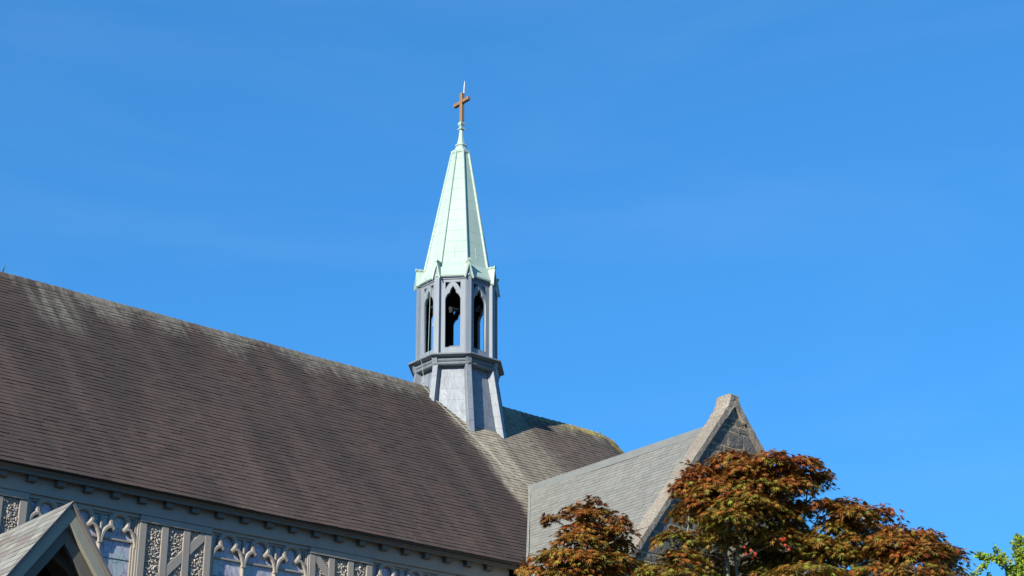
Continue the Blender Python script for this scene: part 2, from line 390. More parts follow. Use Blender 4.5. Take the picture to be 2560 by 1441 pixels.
# ridge caps: overlapping bent shingles
rc = MB(); x = X0; rg = random.Random(5)
while x < X1-.02:
    x2 = min(x+.145, X1); h = .014+rg.uniform(-.002, .004); zz = noise.noise(Vector((x*.8, 0, 0)))*.012
    sy = .12; q = []
    for xx, hh in ((x, h+.006), (x2+.02, h-.006)):
        hh += zz
        q += [(xx, -sy, -sy*TA+hh), (xx, -.03, -.016+hh), (xx, 0, hh+.003), (xx, .03, -.016+hh), (xx, sy, -sy*TA+hh)]
    t = (rg.random(), rg.random(), rg.random())
    rc.add(q, [(i, i+1, i+6, i+5) for i in range(4)], t)
    rc.add([q[0], q[5], (x2+.02, -sy, -sy*TA-.02), (x, -sy, -sy*TA-.02)], [(0, 1, 2, 3)], t)
    rc.add([q[i] for i in range(5)]+[(a[0], a[1], a[2]-.03) for a in q[:5]], [(i+5, i+6, i+1, i) for i in range(4)], t)
    x = x2
droop(rc); rc.build("ridge_cap", M['nave'], nave)
vb = MB()   # verge strip at the far end, softly rolled over
n = 26
for i in range(n):
    y0, y1 = -W*i/n, -W*(i+1)/n
    q = []
    for y, o in ((y0, .012), (y1, .02)):
        q += [(X1-.09, y, y*TA+.004+o), (X1+.03, y, y*TA+.004+o), (X1+.06, y, y*TA-.03+o), (X1+.055, y, y*TA-.13)]
    vb.add(q, [(j, j+1, j+5, j+4) for j in range(3)], (rg.random(), rg.random(), rg.random()))
droop(vb); vb.build("verge", M['nave'], nave)
# main body of the nave
YW = -3.77
wb = MB(); wb.box(X0, X1-.12, YW+.12, 3.7, -GZ, -4.45)
wb.extrude([(YW+.12, -4.45), (3.7, -4.45), (0, -.05)], 0, X0+.02, X0+.3); wb.extrude([(YW+.12, -4.45), (3.7, -4.45), (0, -.05)], 0, X1-.4, X1-.12)
wb.box(X0, -1.8, YW, YW+.12, -GZ, -7.2)
wall = wb.build("nave_wall", M['stone'], church)

# eaves
fb = MB(); xe = -1.62
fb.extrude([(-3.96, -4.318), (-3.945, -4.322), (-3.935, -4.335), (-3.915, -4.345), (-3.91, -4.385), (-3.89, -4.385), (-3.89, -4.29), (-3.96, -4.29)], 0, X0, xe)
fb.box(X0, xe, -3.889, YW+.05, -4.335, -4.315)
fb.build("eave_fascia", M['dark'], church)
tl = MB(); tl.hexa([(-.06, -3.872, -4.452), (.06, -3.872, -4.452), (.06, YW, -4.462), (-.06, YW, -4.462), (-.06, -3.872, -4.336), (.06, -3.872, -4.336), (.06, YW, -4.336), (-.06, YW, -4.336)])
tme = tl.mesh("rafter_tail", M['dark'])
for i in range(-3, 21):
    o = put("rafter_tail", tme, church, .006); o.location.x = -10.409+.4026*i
zb = MB(); zb.box(X0, -1.9, YW-.012, YW+.1, -4.592, -4.336)
zb.build("frieze_beam", M['timber'], church, bevel=.004)

# timber framed bays
ZB = -7.2
pb_rng = random.Random(11)
ico = bmesh.new(); bmesh.ops.create_icosphere(ico, subdivisions=1, radius=1); ICV = [v.co.copy() for v in ico.verts]; ICF = [tuple(v.index for v in f.verts) for f in ico.faces]; ico.free()
def pebbles(x0, x1, z0, z1, n_):
    mb = MB(); mb.box(x0, x1, YW+.034, YW+.12, ZB, z1)
    cell = .033; nx = int((x1-x0)/cell); nz = int((z1-z0)/cell)
    for i in range(nx+1):
        for j in range(nz+1):
            cx = x0+(i+.5+pb_rng.uniform(-.4, .4))*cell*.98; cz = z0+(j+.5+pb_rng.uniform(-.4, .4))*cell
            if not (x0+.008 < cx < x1-.008 and cz < z1-.006): continue
            r = pb_rng.uniform(.015, .031); e_ = Matrix.Rotation(pb_rng.uniform(0, 6), 3, Vector((pb_rng.uniform(-1, 1), pb_rng.uniform(-1, 1), pb_rng.uniform(-1, 1))).normalized())
            sv = Vector((pb_rng.uniform(.7, 1.3), pb_rng.uniform(.4, .65), pb_rng.uniform(.7, 1.2)))
            mb.add([e_ @ Vector((v.x*sv.x, v.y*sv.y, v.z*sv.z))*r*pb_rng.uniform(.85, 1.15)+Vector((cx, YW+.028, cz)) for v in ICV], ICF, (pb_rng.random(), pb_rng.random(), 0))
    return mb.build("pebble_panel", M['pebble'], church)
def post(x0, x1, zt=-4.692): 
    b = MB(); b.box(x0, x1, YW-.006, YW+.11, ZB, zt); return b.build("timber_post", M['timber'], church, bevel=.005)
def bay(xa, xb, kind, lo=-5.62):
    b = MB(); b.box(xa-.003, xb+.003, YW-.02, YW+.11, -4.688, -4.600); b.build("header_beam", M['timber'], church, bevel=.004)
    w_ = .104; s_ = (xb-xa-4*w_)/3
    xs = [xa+i*(w_+s_) for i in range(4)]
    for q in xs: post(q, q+w_)
    for i in range(3): pebbles(xs[i]+w_, xs[i+1], lo, -4.692, 200)
    b = MB(); y0, y1 = YW-.002, YW+.1
    def bz(x, up_):                       # brace edges
        return (-4.692-(xb-.17-x)*1.06 if up_ else -4.79-(xb-.10-x)*1.06) if kind else (-4.692-(x-xa-.17)*1.0 if up_ else -4.79-(x-xa-.10)*1.0)
    for i in range(3):
        a0, a1 = xs[i]+w_, xs[i+1]
        if kind: p = [(a0, bz(a0, 0)), (a1, bz(a1, 0)), (a1, min(-4.693, bz(a1, 1))), (a0, min(-4.693, bz(a0, 1)))]
        else: p = [(a0, bz(a0, 0)), (a1, bz(a1, 0)), (a1, min(-4.693, bz(a1, 1))), (a0, min(-4.693, bz(a0, 1)))]
        if min(q[1] for q in p) < -6.6: continue
        if kind and i == 2:
            xk = xb-.17; p = [(a0, bz(a0, 0)), (a1, bz(a1, 0)), (a1, -4.693), (min(xk, a1-.01), -4.693), (a0, bz(a0, 1))]
        if not kind and i == 0:
            xk = xa+.17; p = [(a0, bz(a0, 0)), (a1, bz(a1, 0)), (a1, bz(a1, 1)), (max(xk, a0+.01), -4.693), (a0, -4.693)]
        b.extrude(p, 1, y0, y1)
    b.build("brace", M['timber'], church, bevel=.004)
P = 2.737
for i, kd in ((-1, 0), (0, 1), (1, 0), (2, 1)): bay(-8.376+P*i, -7.265+P*i, kd)

# windows: three lights with cusped keyhole heads
def make_window():
    fr = MB(); h = .814; yr = YW+.07
    fr.box(-h, h, YW+.02, YW+.11, -4.640, -4.592); fr.box(-h, h, YW+.045, YW+.11, -4.668, -4.641)      # stepped head
    for s in (-1, 1):
        for a, b_, c in ((h-.028, h, .005), (h-.058, h-.029, .03), (h-.085, h-.059, .055)):
            x0, x1 = sorted((s*a, s*b_)); fr.box(x0, x1, YW+c, YW+.112, ZB+.1, -4.669)
    fr.box(-h-.05, h+.05, YW-.05, YW+.11, ZB, ZB+.1)
    F = fr.mesh("window", M['trac'])
    out = [("pane", None)]
    parts = []
    g = MB(); g.add([(-h, YW+.078, ZB+.1), (h, YW+.078, ZB+.1), (h, YW+.078, -4.6), (-h, YW+.078, -4.6)], [(0, 1, 2, 3)])
    parts.append(("stained_glass", g.mesh("stained_glass", M['glass'])))
    lw = .5265
    for s in (-1, 1):
        m = MB(); x = s*lw/2
        m.extrude([(x-.03, YW+.10), (x+.03, YW+.10), (x+.028, YW+.06), (x+.012, YW+.028), (x-.012, YW+.028), (x-.028, YW+.06)], 1, 0, 1) if 0 else None
        vs = []
        for z in (ZB+.1, -4.668):
            vs += [(x-.029, YW+.104, z), (x+.029, YW+.104, z), (x+.027, YW+.065, z), (x+.011, YW+.03, z), (x-.011, YW+.03, z), (x-.027, YW+.065, z)]
        m.add(vs, [tuple(range(5, -1, -1)), tuple(range(6, 12))]+[(i, (i+1) % 6, 6+(i+1) % 6, 6+i) for i in range(6)])
        parts.append(("mullion", m.mesh("mullion", M['trac'])))
    for i in (-1, 0, 1):
        cx = i*lw; m = MB(); cz = -4.752; yy = YW+.048
        ring = arc(cx, cz, .127, -PI*.30, PI*1.30, 28)
        m.tube([(a, yy, b_) for a, b_ in ring], .040, 8, PI/8, nrm=(0, 1, 0))
        for s in (-1, 1):                # cusp arms springing from mullions
            xm = lw/2-.012
            pts = [(xm, -5.06), (xm-.006, -4.99), (xm-.022, -4.925), (xm-.052, -4.868), (xm-.094, -4.832), (xm-.135, -4.826), (xm-.168, -4.842), (xm-.184, -4.862)]
            m.tube([(cx+s*a, YW+.036, b_) for a, b_ in pts], [.022, .025, .028, .031, .032, .030, .027, .020], 6, PI/6, nrm=(0, 1, 0))
        parts.append(("tracery", m.mesh("tracery", M['trac'], False)))
        t = MB(); t.box(cx-lw/2+.02, cx+lw/2-.02, YW+.045, YW+.08, -4.992, -4.966); parts.append(("transom", t.mesh("transom", M['trac'])))
        # fine leaded lattice of this light
        for z in (-5.23, -5.5):
            q = MB(); q.box(cx-lw/2+.03, cx+lw/2-.03, YW+.070, YW+.080, z-.004, z+.004); parts.append(("saddle_bar", q.mesh("saddle_bar", M['dark'])))
    return F, parts
WF, WP = make_window()
for i in (-1, 0, 1, 2):
    wo_ = put("window", WF, church, .004); wo_.location.x = -6.451+P*i
    for nm, me in WP: put(nm, me, wo_, .003 if nm in ("mullion", "transom") else 0)

# ------------------------------------------------------------------ transept
YF = -7.08; YB = -6.77
ts = MB(); ct = 1/math.sqrt(1+TB*TB); LT = 4.1
def tr_range(d):
    z = ZT-d*TB*ct; y1 = z/TA+.02 if z > -4.29 else -3.86
    return (-y1, 6.80)       # u runs along -Y
shingles(ts, (XT, 0, ZT), (0, -1, 0), (-ct, 0, -TB*ct), LT, .089, tr_range, (.15, .30), (.0045, .0085), .01, .007, rs=9, gap=.0035)
shingles(ts, (XT, 0, ZT), (0, -1, 0), (ct, 0, -TB*ct), LT, .178, tr_range, (.3, .6), (.006, .010), .01, .006, rs=10)
xe_, ze_ = LT*ct, LT*TB*ct
ts.add([(XT, YT, ZT-.012), (XT, -6.9, ZT-.012), (XT-xe_, -6.9, ZT-ze_), (XT-xe_, -3.9, ZT-ze_), (XT-1.62, -4.0, -4.3), (XT+xe_, -6.9, ZT-ze_), (XT+xe_, -3.9, ZT-ze_), (XT+1.62, -4.0, -4.3)],
       [(0, 4, 3, 2, 1), (0, 1, 5, 6, 7)], (.5, .5, .5))
trf = ts.build("transept_roof", M['slate'], church)
rb = MB()
for s in (-1, 1):
    w_ = .135
    rb.hexa([(XT, YT+.05, ZT+.012), (XT+s*w_, YT+.05-w_*.9, ZT-w_*TB+.012), (XT+s*w_, -6.78, ZT-w_*TB+.012), (XT, -6.78, ZT+.012),
             (XT, YT+.05, ZT+.03), (XT+s*w_, YT+.05-w_*.9, ZT-w_*TB+.024), (XT+s*w_, -6.78, ZT-w_*TB+.024), (XT, -6.78, ZT+.03)])
rb.build("ridge_cap", m_plain("ridge_metal", (.195, .205, .19), .6, .3, 0, 6, .3), trf)
vf = MB()
v0, v1 = Vector((XT, YT-.02, ZT+.012)), Vector((XT-1.645, -3.985, -4.29))
pts = [v0.lerp(v1, i/24)+Vector((noise.noise(Vector((i*.7, 0, 0)))*.008, 0, .022)) for i in range(25)]
vf.tube(pts, .010, 6)
for a in range(24):
    p, q = pts[a], pts[a+1]
    vf.add([p, q, q+Vector((.008, -.028, -.012+.012*0))+Vector((0, 0, .012)), p+Vector((.008, -.028, -.012))+Vector((0, 0, .012))], [(0, 1, 2, 3)])
vf.build("valley_flashing", M['flash'], trf)
tw = MB(); tw.box(XT-2.5, XT+2.5, -6.8, -3.75, -GZ, -5.35)
tw.build("transept_wall", M['stone'], church)

# gable wall of rubble stone, built stone by stone
gw = MB(); gx = lambda z, o=0.: max(0., (-2.10-o-z)/1.2247)      # half width at height z under the coping
gm = MB(); gm.extrude([(XT-2.62, -5.32), (XT-2.62, -GZ), (XT+2.62, -GZ), (XT+2.62, -5.32), (XT, -2.13)], 1, -7.03, -6.72)
mortar = gm.build("gable_wall", M['mortar'], church)
rg = random.Random(21); z = -2.19
for h in [.12, .13, .10, .26, .12, .30, .10, .22, .30, .13, .28, .16, .34, .12, .25, .30, .15, .28, .2, .3]:
    zl = z-h; hw0, hw1 = gx(z, .02), gx(zl, .02)
    x = -hw1; 
    while x < hw1-.03:
        wd = rg.uniform(.9, 2.3)*max(.14, h*.85); x2 = min(x+wd, hw1)
        if hw1-x2 < .1: x2 = hw1
        inwin = abs((x+x2)/2) < .78 and zl < -3.75-abs((x+x2)/2)*.9
        if not inwin:
            g = .015; lim = lambda v, hw: max(-hw+g, min(hw-g, v))
            a0, a1, b0, b1 = lim(x+g, hw1), lim(x2-g, hw1), lim(x+g, hw0), lim(x2-g, hw0)
            if a1-a0 > .02:
                yb, yf = -6.95, -7.033-rg.uniform(0, .007)
                gw.rough([(XT+a0, yf, zl+g), (XT+a1, yf, zl+g), (XT+a1, yb, zl+g), (XT+a0, yb, zl+g), (XT+b0, yf, z-g), (XT+b1, yf, z-g), (XT+b1, yb, z-g), (XT+b0, yb, z-g)], 8, 5, .008, 10, (rg.random(), 0, 0), .004)
        x = x2
    z = zl
gw.build("rubble_stones", M['stone'], mortar)
# gable window behind the maple
q = [(-.5, -GZ+6.2)]+[(-.5, -4.6)]+arc(.35, -4.6, .85, PI, PI-1.146, 8)[1:]+arc(-.35, -4.6, .85, 1.146, 0, 8)[1:]+[(.5, -GZ+6.2)]
q2 = [(a*1.36, b_ if b_ < -6 else -4.6+(b_+4.6)*1.25) for a, b_ in q]
gme = flat_mesh("gable_window", q2, [q[::-1]], .16, .01, M['stone']); gme.transform(Matrix.Translation((XT, -7.0, GZ)))
gwin = put("gable_window", gme, church)
gp = MB(); gp.extrude(q, 1, -.006, .006); gpm = gp.mesh("pane", M['glass']); gpm.transform(Matrix.Translation((XT, -7.01, 0))); put("pane", gpm, gwin)
# coping
def coping(side):
    s = side
    a0 = Vector((XT+s*.295, 0, -2.318)); dr = Vector((s*.6325, 0, -.7746)); pn = Vector((s*.7746, 0, .6325))
    l0 = 0.; rg = random.Random(3+s)
    while l0 < 4.0:
        l1 = min(4.0, l0+rg.uniform(1.15, 1.5)); g = .009; t = (rg.random()*.8, 0, 0); mb = MB()
        def c(l, y, p): q = a0+dr*l+pn*p; return (q.x, y, q.z)
        for y0, y1, p0, p1 in ((YF, YB, -.075, 0.), (YF+.03, YB, -.118, -.076)):
            P8 = [c(l0+g, y0, p0), c(l1-g, y0, p0), c(l1-g, y1, p0), c(l0+g, y1, p0), c(l0+g, y0, p1), c(l1-g, y0, p1), c(l1-g, y1, p1), c(l0+g, y1, p1)]
            if s > 0: pass
            else: P8 = [P8[i] for i in (1, 0, 3, 2, 5, 4, 7, 6)]
            mb.rough(P8, 40, 9, .007, 11, t)
        mb.build("coping_stone", M['coping'], mortar)
        l0 = l1
coping(-1); coping(1)
pw = MB()                             # parapet core between roof and coping
for s in (-1, 1):
    pw.hexa([(XT+s*0, -7.0, -2.25), (XT+s*2.7, -7.0, -5.56), (XT+s*2.7, -6.80, -5.56), (XT, -6.80, -2.25), (XT, -7.0, -2.12), (XT+s*2.7, -7.0, -5.41), (XT+s*2.7, -6.80, -5.41), (XT, -6.80, -2.12)])
pw.build("parapet", M['stone'], mortar)
ap = [(-.29, -2.315), (-.215, -2.21), (-.145, -2.115), (-.108, -2.045), (-.092, -1.99), (-.088, -1.94), (.088, -1.94), (.092, -1.99), (.108, -2.045), (.145, -2.115), (.215, -2.21), (.29, -2.315), (.215, -2.375), (.06, -2.175), (0, -2.125), (-.06, -2.175), (-.215, -2.375)]
ame = flat_mesh("apex_stone", ap, [], YB-YF, .012, M['coping']); bm = bmesh.new(); bm.from_mesh(ame)
bmesh.ops.triangulate(bm, faces=bm.faces[:]); bmesh.ops.subdivide_edges(bm, edges=[e_ for e_ in bm.edges if e_.calc_length() > .05], cuts=4, use_grid_fill=True)
for v in bm.verts: v.co += noise.noise_vector(v.co*12)*.009+noise.noise_vector(v.co*33)*.005
bm.to_mesh(ame); bm.free(); ame.transform(Matrix.Translation((XT, (YF+YB)/2, GZ))); put("apex_stone", ame, mortar)

# ------------------------------------------------------------------ steeple
LX, LY = math.sin(PSI), -math.cos(PSI); LEAN = .0155
def dirs(k): a = PI/8+k*PI/4; return Vector((math.cos(a), math.sin(a), 0)), Vector((-math.sin(a), math.cos(a), 0))
RIB = lambda z: .872-.165*z
sk = MB(); sk.rings([(RIB(-1.9)-.14, -1.9), (RIB(.36)-.115, .36), (.70, .53)])
steeple = sk.build("steeple", M['lead'], church)
# lapped metal sheets on the skirt panels
for k in range(8):
    a = k*PI/4; nx, ny_ = math.cos(a), math.sin(a); tx, ty = -ny_, nx; sh = MB(); rg = random.Random(k)
    z = .345; i = 0
    while z > -1.75:
        zl = z-.235; r0, r1 = (RIB(z)-.115)*math.cos(PI/8)+.004, (RIB(zl)-.125)*math.cos(PI/8)+.009
        hw0, hw1 = r0*math.tan(PI/8)-.01, r1*math.tan(PI/8)-.01; sp = rg.uniform(-.4, .4)
        nu = 6; vs = []
        for zz, r_, hw in ((z, r0, hw0), ((z+zl)/2, (r0+r1)/2, (hw0+hw1)/2), (zl, r1, hw1)):
            for u in range(nu+1):
                f = -1+2*u/nu; o = r_+noise.noise(Vector((f*2+k*3, zz*5, k)))*.006
                vs.append((nx*o+tx*hw*f, ny_*o+ty*hw*f, zz))
        sh.add(vs, [(j*(nu+1)+u, j*(nu+1)+u+1, (j+1)*(nu+1)+u+1, (j+1)*(nu+1)+u) for j in range(2) for u in range(nu)])
        e2 = len(sh.v)-nu-1
        sh.add([sh.v[e2], sh.v[e2+nu], (nx*(r1-.01)-tx*hw1, ny_*(r1-.01)-ty*hw1, zl), (nx*(r1-.01)+tx*hw1, ny_*(r1-.01)+ty*hw1, zl)], [(0, 1, 3, 2)])
        z = zl
    sh.build("skirt_panel", M['lead'], steeple, smooth=True)
def radial(mb, prof, w_):          # radial post: list of (r_in, r_out, z)
    raise NotImplementedError
ledge = MB()
ledge.rings([(.80, .325), (.835, .335), (.85, .36), (.835, .385), (.82, .39), (.84, .40), (.858, .425), (.842, .45), (.82, .455), (.82, .47), (.90, .497), (.95, .50), (.955, .515), (.945, .532), (.80, .575), (.60, .575)])
for k in range(8):
    e1, et = dirs(k)
    rib = MB(); w0 = .055
    vs = []
    for z in (-1.9, .33, .49): 
        ro = RIB(z) if z < .4 else RIB(.33)+.055; ri = ro-.20
        ww = w0*(1.12 if z < 0 else 1)
        for r_, s in ((ri, -1), (ri, 1), (ro, 1), (ro, -1)): q_ = e1*r_+et*s*ww; vs.append((q_.x, q_.y, z))
    rib.add(vs, [(3, 2, 1, 0), (8, 9, 10, 11)]+[(j*4+i, j*4+(i+1) % 4, j*4+4+(i+1) % 4, j*4+4+i) for j in range(2) for i in range(4)])
    rib.build("skirt_rib", M['lead'], steeple, bevel=.006)
    ps = MB(); h = .055                       # lantern post with a gabled head
    vs = []
    for r_ in (.66, .80):
        for s, z in ((-h, .55), (h, .55), (h, 2.16), (0, 2.40), (-h, 2.16)): q_ = e1*r_+et*s; vs.append((q_.x, q_.y, z))
    ps.add(vs, [(0, 1, 2, 3, 4), (9, 8, 7, 6, 5)]+[(i, 5+i, 5+(i+1) % 5, (i+1) % 5) for i in range(5)])
    po = ps.build("lantern_post", M['lantern'], steeple, bevel=.005); po.data.materials.append(M['black']); po.data.polygons[0].material_index = 1  # inner face blackened to stand in for lantern shade
    gb_ = MB()                                # little copper gablet over each post
    for s in (-1, 1):
        A = [(.825, 0, 2.455), (.845, s*.088, 2.09), (.74, s*.088, 2.145), (.50, 0, 2.455)]
        o_ = [(e1*r_+et*t+Vector((0, 0, z))) for r_, t, z in A]; i_ = [q_+Vector((0, 0, -.03))-et*s*.014 for q_ in o_]
        gb_.hexa([i_[0], i_[1], i_[2], i_[3], o_[0], o_[1], o_[2], o_[3]])
    gb_.tube([e1*.832+Vector((0, 0, 2.462)), e1*.56+Vector((0, 0, 2.462))], .023, 8)
    gb_.tube([e1*.76+Vector((0, 0, 2.462)), e1*.73+Vector((0, 0, 2.462))], .030, 8)
    gb_.tube([e1*.842+Vector((0, 0, 2.462)), e1*.82+Vector((0, 0, 2.462))], .031, 8)
    gb_.build("gablet", M['copper'], steeple)
ledge.build("ledge", M['lead'], steeple)
# pointed arch panels of the lantern
hw = .245; wz = .59; ow = .148
open_ = [(-ow, .70), (ow, .70), (ow, 1.66)]+[(ow-.004, 1.70), (ow-.018, 1.74), (ow-.045, 1.785), (ow-.072, 1.805), (.062, 1.812)]+[(.060, 1.84), (.050, 1.875), (.030, 1.91), (0, 1.955)]
open_ += [(-a, b_) for a, b_ in open_[:1:-1][1:]]
spR = [(ow, 2.035), (.026, 2.035), (.06, 2.005), (.095, 1.965), (.122, 1.915), (.138, 1.87), (ow, 1.83)]
spL = [(-a, b_) for a, b_ in spR[::-1]]
pm = flat_mesh("arch_panel", [(-hw, wz), (hw, wz), (hw, 2.085), (-hw, 2.085)], [open_[::-1], spR, spL], .075, .005, M['lantern'])
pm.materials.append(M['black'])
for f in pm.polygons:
    if f.normal.y > .5: f.material_index = 1  # inward faces painted near-black in place of the shade inside
AP = .767*math.cos(PI/8)
for k in range(8):
    a = k*PI/4
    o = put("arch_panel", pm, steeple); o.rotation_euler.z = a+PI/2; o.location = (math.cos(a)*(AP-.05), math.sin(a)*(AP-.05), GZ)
    s_ = MB()
    for (r0, r1, z0, z1) in ((AP-.07, AP+.005, 2.085, 2.105), (AP-.07, AP+.012, 2.106, 2.118), (AP-.07, AP+.035, 2.119, 2.16)):
        h_ = r1*math.tan(PI/8); s_.box(-h_+.02, h_-.02, -r1, -r0, z0, z1)
    c_ = s_.build("cornice", M['lantern'], steeple, bevel=.004); c_.rotation_euler.z = a+PI/2
    sl_ = MB(); sl_.hexa([(-.2, -AP+.012, .575), (.2, -AP+.012, .575), (.2, -AP+.22, .575), (-.2, -AP+.22, .575), (-.15, -AP+.012, .665), (.15, -AP+.012, .665), (.15, -AP+.17, .79), (-.15, -AP+.17, .79)])
    c_ = sl_.build("sill", M['lantern'], steeple); c_.rotation_euler.z = a+PI/2
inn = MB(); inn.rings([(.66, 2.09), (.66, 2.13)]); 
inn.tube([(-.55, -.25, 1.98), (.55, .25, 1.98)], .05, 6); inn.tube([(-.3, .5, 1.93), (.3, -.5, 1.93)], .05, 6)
inn.build("lantern_deck", M['black'], steeple)  # black ceiling colour keeps the lantern interior as dark as shade
horn = m_plain("grey_horn", (.03, .031, .031), .6)
for c0, c1 in (((-.27, -.36, 1.55), (-.47, -.38, 1.50)), ((.18, -.38, 1.66), (.14, -.50, 1.63))):
    hs = MB(); hs.tube([c0, Vector(c0).lerp(Vector(c1), .5), c1], [.03, .04, .06], 12); hs.build("horn_speaker", horn, steeple)
wc = MB()
wc.tube([(-.50, .02, 1.52), (-.52, .0, 1.3), (-.50, -.02, 1.1), (-.49, .0, .95), (-.46, -.06, .82), (-.44, -.12, .66)], .012, 6)
wc.build("lantern_cable", M['white'], steeple); wc = MB()
wc.tube([(-.52, .06, 1.52), (-.53, .06, 1.28)], .012, 6)
wc.build("lantern_cable", M['white'], steeple)
# spire
sp = MB()
sp.rings([(.79, 2.13), (.815, 2.135), (.822, 2.165), (.81, 2.172), (.675, 2.43), (.655, 2.47), (.181, 5.09)], lean=LEAN, cap=False)
sp.rings([(.80, 2.13), (.3, 2.15)], cap=False)
spire = sp.build("spire_roof", M['copper'], steeple)
hr = MB()
for k in range(8):
    e1, et = dirs(k); f_ = lambda r_, z: e1*(r_*1.0)+Vector((LX*LEAN*(z-2.2), LY*LEAN*(z-2.2), z))
    hr.tube([f_(.668, 2.43), f_(.655, 2.48), f_(.186, 5.08)], [.030, .029, .022], 8)
hr.build("hip_roll", M['copper'], spire, smooth=True)
ml = MB()   # mid-seam rolls on two faces (standing seams)
for k in (3, 4, 5, 6):
    a = k*PI/4; f_ = lambda r_, z: Vector((r_*math.cos(a)*math.cos(PI/8)+LX*LEAN*(z-2.2), r_*math.sin(a)*math.cos(PI/8)+LY*LEAN*(z-2.2), z))
    zz0, zz1 = (2.5, 5.0) if k == 4 else (2.6, 2.85)
    g_ = lambda z: .655+(z-2.47)*(.181-.655)/(5.09-2.47)
    ml.tube([f_(g_(zz0)+.002, zz0), f_(g_(zz1)+.002, zz1)], .005, 5)
ml.build("seam", M['copper'], spire)
fi = MB()
fi.rings([(.185, 5.06), (.20, 5.075), (.205, 5.11), (.20, 5.135), (.155, 5.15), (.125, 5.17), (.105, 5.25), (.10, 5.262), (.118, 5.268), (.122, 5.285), (.115, 5.298), (.085, 5.305), (.052, 5.47), (.036, 5.64)], lean=LEAN)
fi.rings([(.036, 5.635), (.05, 5.645), (.075, 5.655), (.078, 5.675), (.060, 5.69), (.038, 5.70), (.05, 5.735), (.045, 5.74)], 4, PI/4, LEAN)
fi.rings([(.04, 5.735), (.04, 5.745), (.055, 5.752), (.072, 5.785), (.074, 5.812), (.05, 5.826), (.048, 5.835)], 4, PI/4, LEAN)
fi.build("finial", M['copper'], steeple)
ox, oy = LX*LEAN*3.9, LY*LEAN*3.9
cr = MB(); s_ = .037
cr.extrude([(-s_, 5.83), (s_, 5.83), (s_, 6.25), (.235, 6.25), (.235, 6.325), (s_, 6.325), (s_, 6.50), (-s_, 6.50), (-s_, 6.325), (-.235, 6.325), (-.235, 6.25), (-s_, 6.25)], 0, -s_, s_)
c_ = cr.build("cross", M['bronze'], steeple, bevel=.007); c_.location = (ox, oy, 0)
rd = MB(); rd.tube([(.045+ox, oy-.01, 6.40), (.047+ox, oy-.01, 6.60), (.056+ox, oy-.012, 6.72), (.06+ox, oy-.012, 6.80)], [.012, .011, .010, .004], 8)
rd.build("lightning_rod", M['rod'], steeple)

# ------------------------------------------------------------------ porch at lower left
PX, PZ, PY = -10.436, -5.266, -6.0
TP = 1.38; cp = 1/math.sqrt(1+TP*TP); LP = 2.2
pr_ = MB()
for s in (-1, 1):
    shingles(pr_, (PX, 0, PZ), (0, -1, 0), (s*cp, 0, -TP*cp), LP, .118, lambda d: (3.86, -PY), (.16, .30), (.005, .010), .006, .006, rs=30+s, gap=.004)
    pr_.hexa([(PX, PY+.012, PZ-.05), (PX+s*LP*cp, PY+.012, PZ-LP*TP*cp-.05), (PX+s*LP*cp, -3.9, PZ-LP*TP*cp-.05), (PX, -3.9, PZ-.05),
              (PX, PY+.012, PZ-.008), (PX+s*LP*cp, PY+.012, PZ-LP*TP*cp-.008), (PX+s*LP*cp, -3.9, PZ-LP*TP*cp-.008), (PX, -3.9, PZ-.008)], (.4, .9, 0))
porch = pr_.build("porch", M['pslate'], church)
def rake(y0, y1, p0, p1, l1, mat, nm, sides=(-1, 1)):
    for s in sides:
        b = MB(); dr = Vector((s*cp, 0, -TP*cp)); pn = Vector((s*TP*cp, 0, cp)); a0 = Vector((PX, 0, PZ-.05))
        vs = []
        for y in (y0, y1):
            for p in (p0, p1):
                for l in (None, l1):
                    if l is None: q_ = Vector((PX, 0, a0.z-(-p)/cp))
                    else: q_ = a0+dr*l+pn*p
                    vs.append((q_.x, y, q_.z))
        b.hexa([vs[0], vs[1], vs[5], vs[4], vs[2], vs[3], vs[7], vs[6]])
        b.build(nm, mat, porch, bevel=.004)
rake(PY+.045, PY+.12, -.125, -.002, LP, M['trim'], "verge_trim")
rake(PY+.13, PY+.20, -.255, -.002, LP, M['porchwood'], "bargeboard")
kp = MB(); kp.hexa([(PX-.05, PY+.075, PZ-.29), (PX+.05, PY+.075, PZ-.29), (PX+.05, PY+.20, PZ-.33), (PX-.05, PY+.20, PZ-.33), (PX-.05, PY+.075, PZ-.13), (PX+.05, PY+.075, PZ-.13), (PX+.05, PY+.20, PZ-.13), (PX-.05, PY+.20, PZ-.13)])
kp.build("king_post", M['trim'], porch, bevel=.012)
aw = .62
arch_o = [(-aw, -4.2)]+[(-aw, -1.62)]+arc(.52, -1.62, .52+aw, PI, PI-1.097, 8)[1:]+arc(-.52, -1.62, .52+aw, 1.097, 0, 8)[1:]+[(aw, -4.2)]
bw = LP*cp-.05
bme = flat_mesh("arch_board", [(-bw, -4.25), (bw, -4.25), (bw, -.12-bw*TP), (0, -.12), (-bw, -.12-bw*TP)], [arch_o[::-1]], .08, .004, M['porchwood'])
bme.transform(Matrix.Translation((PX, PY+.42, PZ+GZ))); put("arch_board", bme, porch)
pi = MB()
pi.box(PX-bw, PX-bw+.08, PY+.46, YW, -GZ, PZ-bw*TP-.15); pi.box(PX+bw-.08, PX+bw, PY+.46, YW, -GZ, PZ-bw*TP-.15)
pi.box(PX-bw, PX+bw, PY+1.2, PY+1.25, -GZ, PZ-.15-bw*TP); pi.extrude([(PX-bw, PZ-.1-bw*TP), (PX+bw, PZ-.1-bw*TP), (PX, PZ-.1)], 1, PY+1.2, PY+1.25)
pi.build("porch_interior", M['black'], porch)  # near-black walls and back sheet, the porch's inner shade as colour
pf = MB(); pf.box(PX-bw+.002, PX+bw-.002, PY+.40, PY+.46, -GZ, PZ-4.25); pf.build("porch_base", M['stone'], porch)

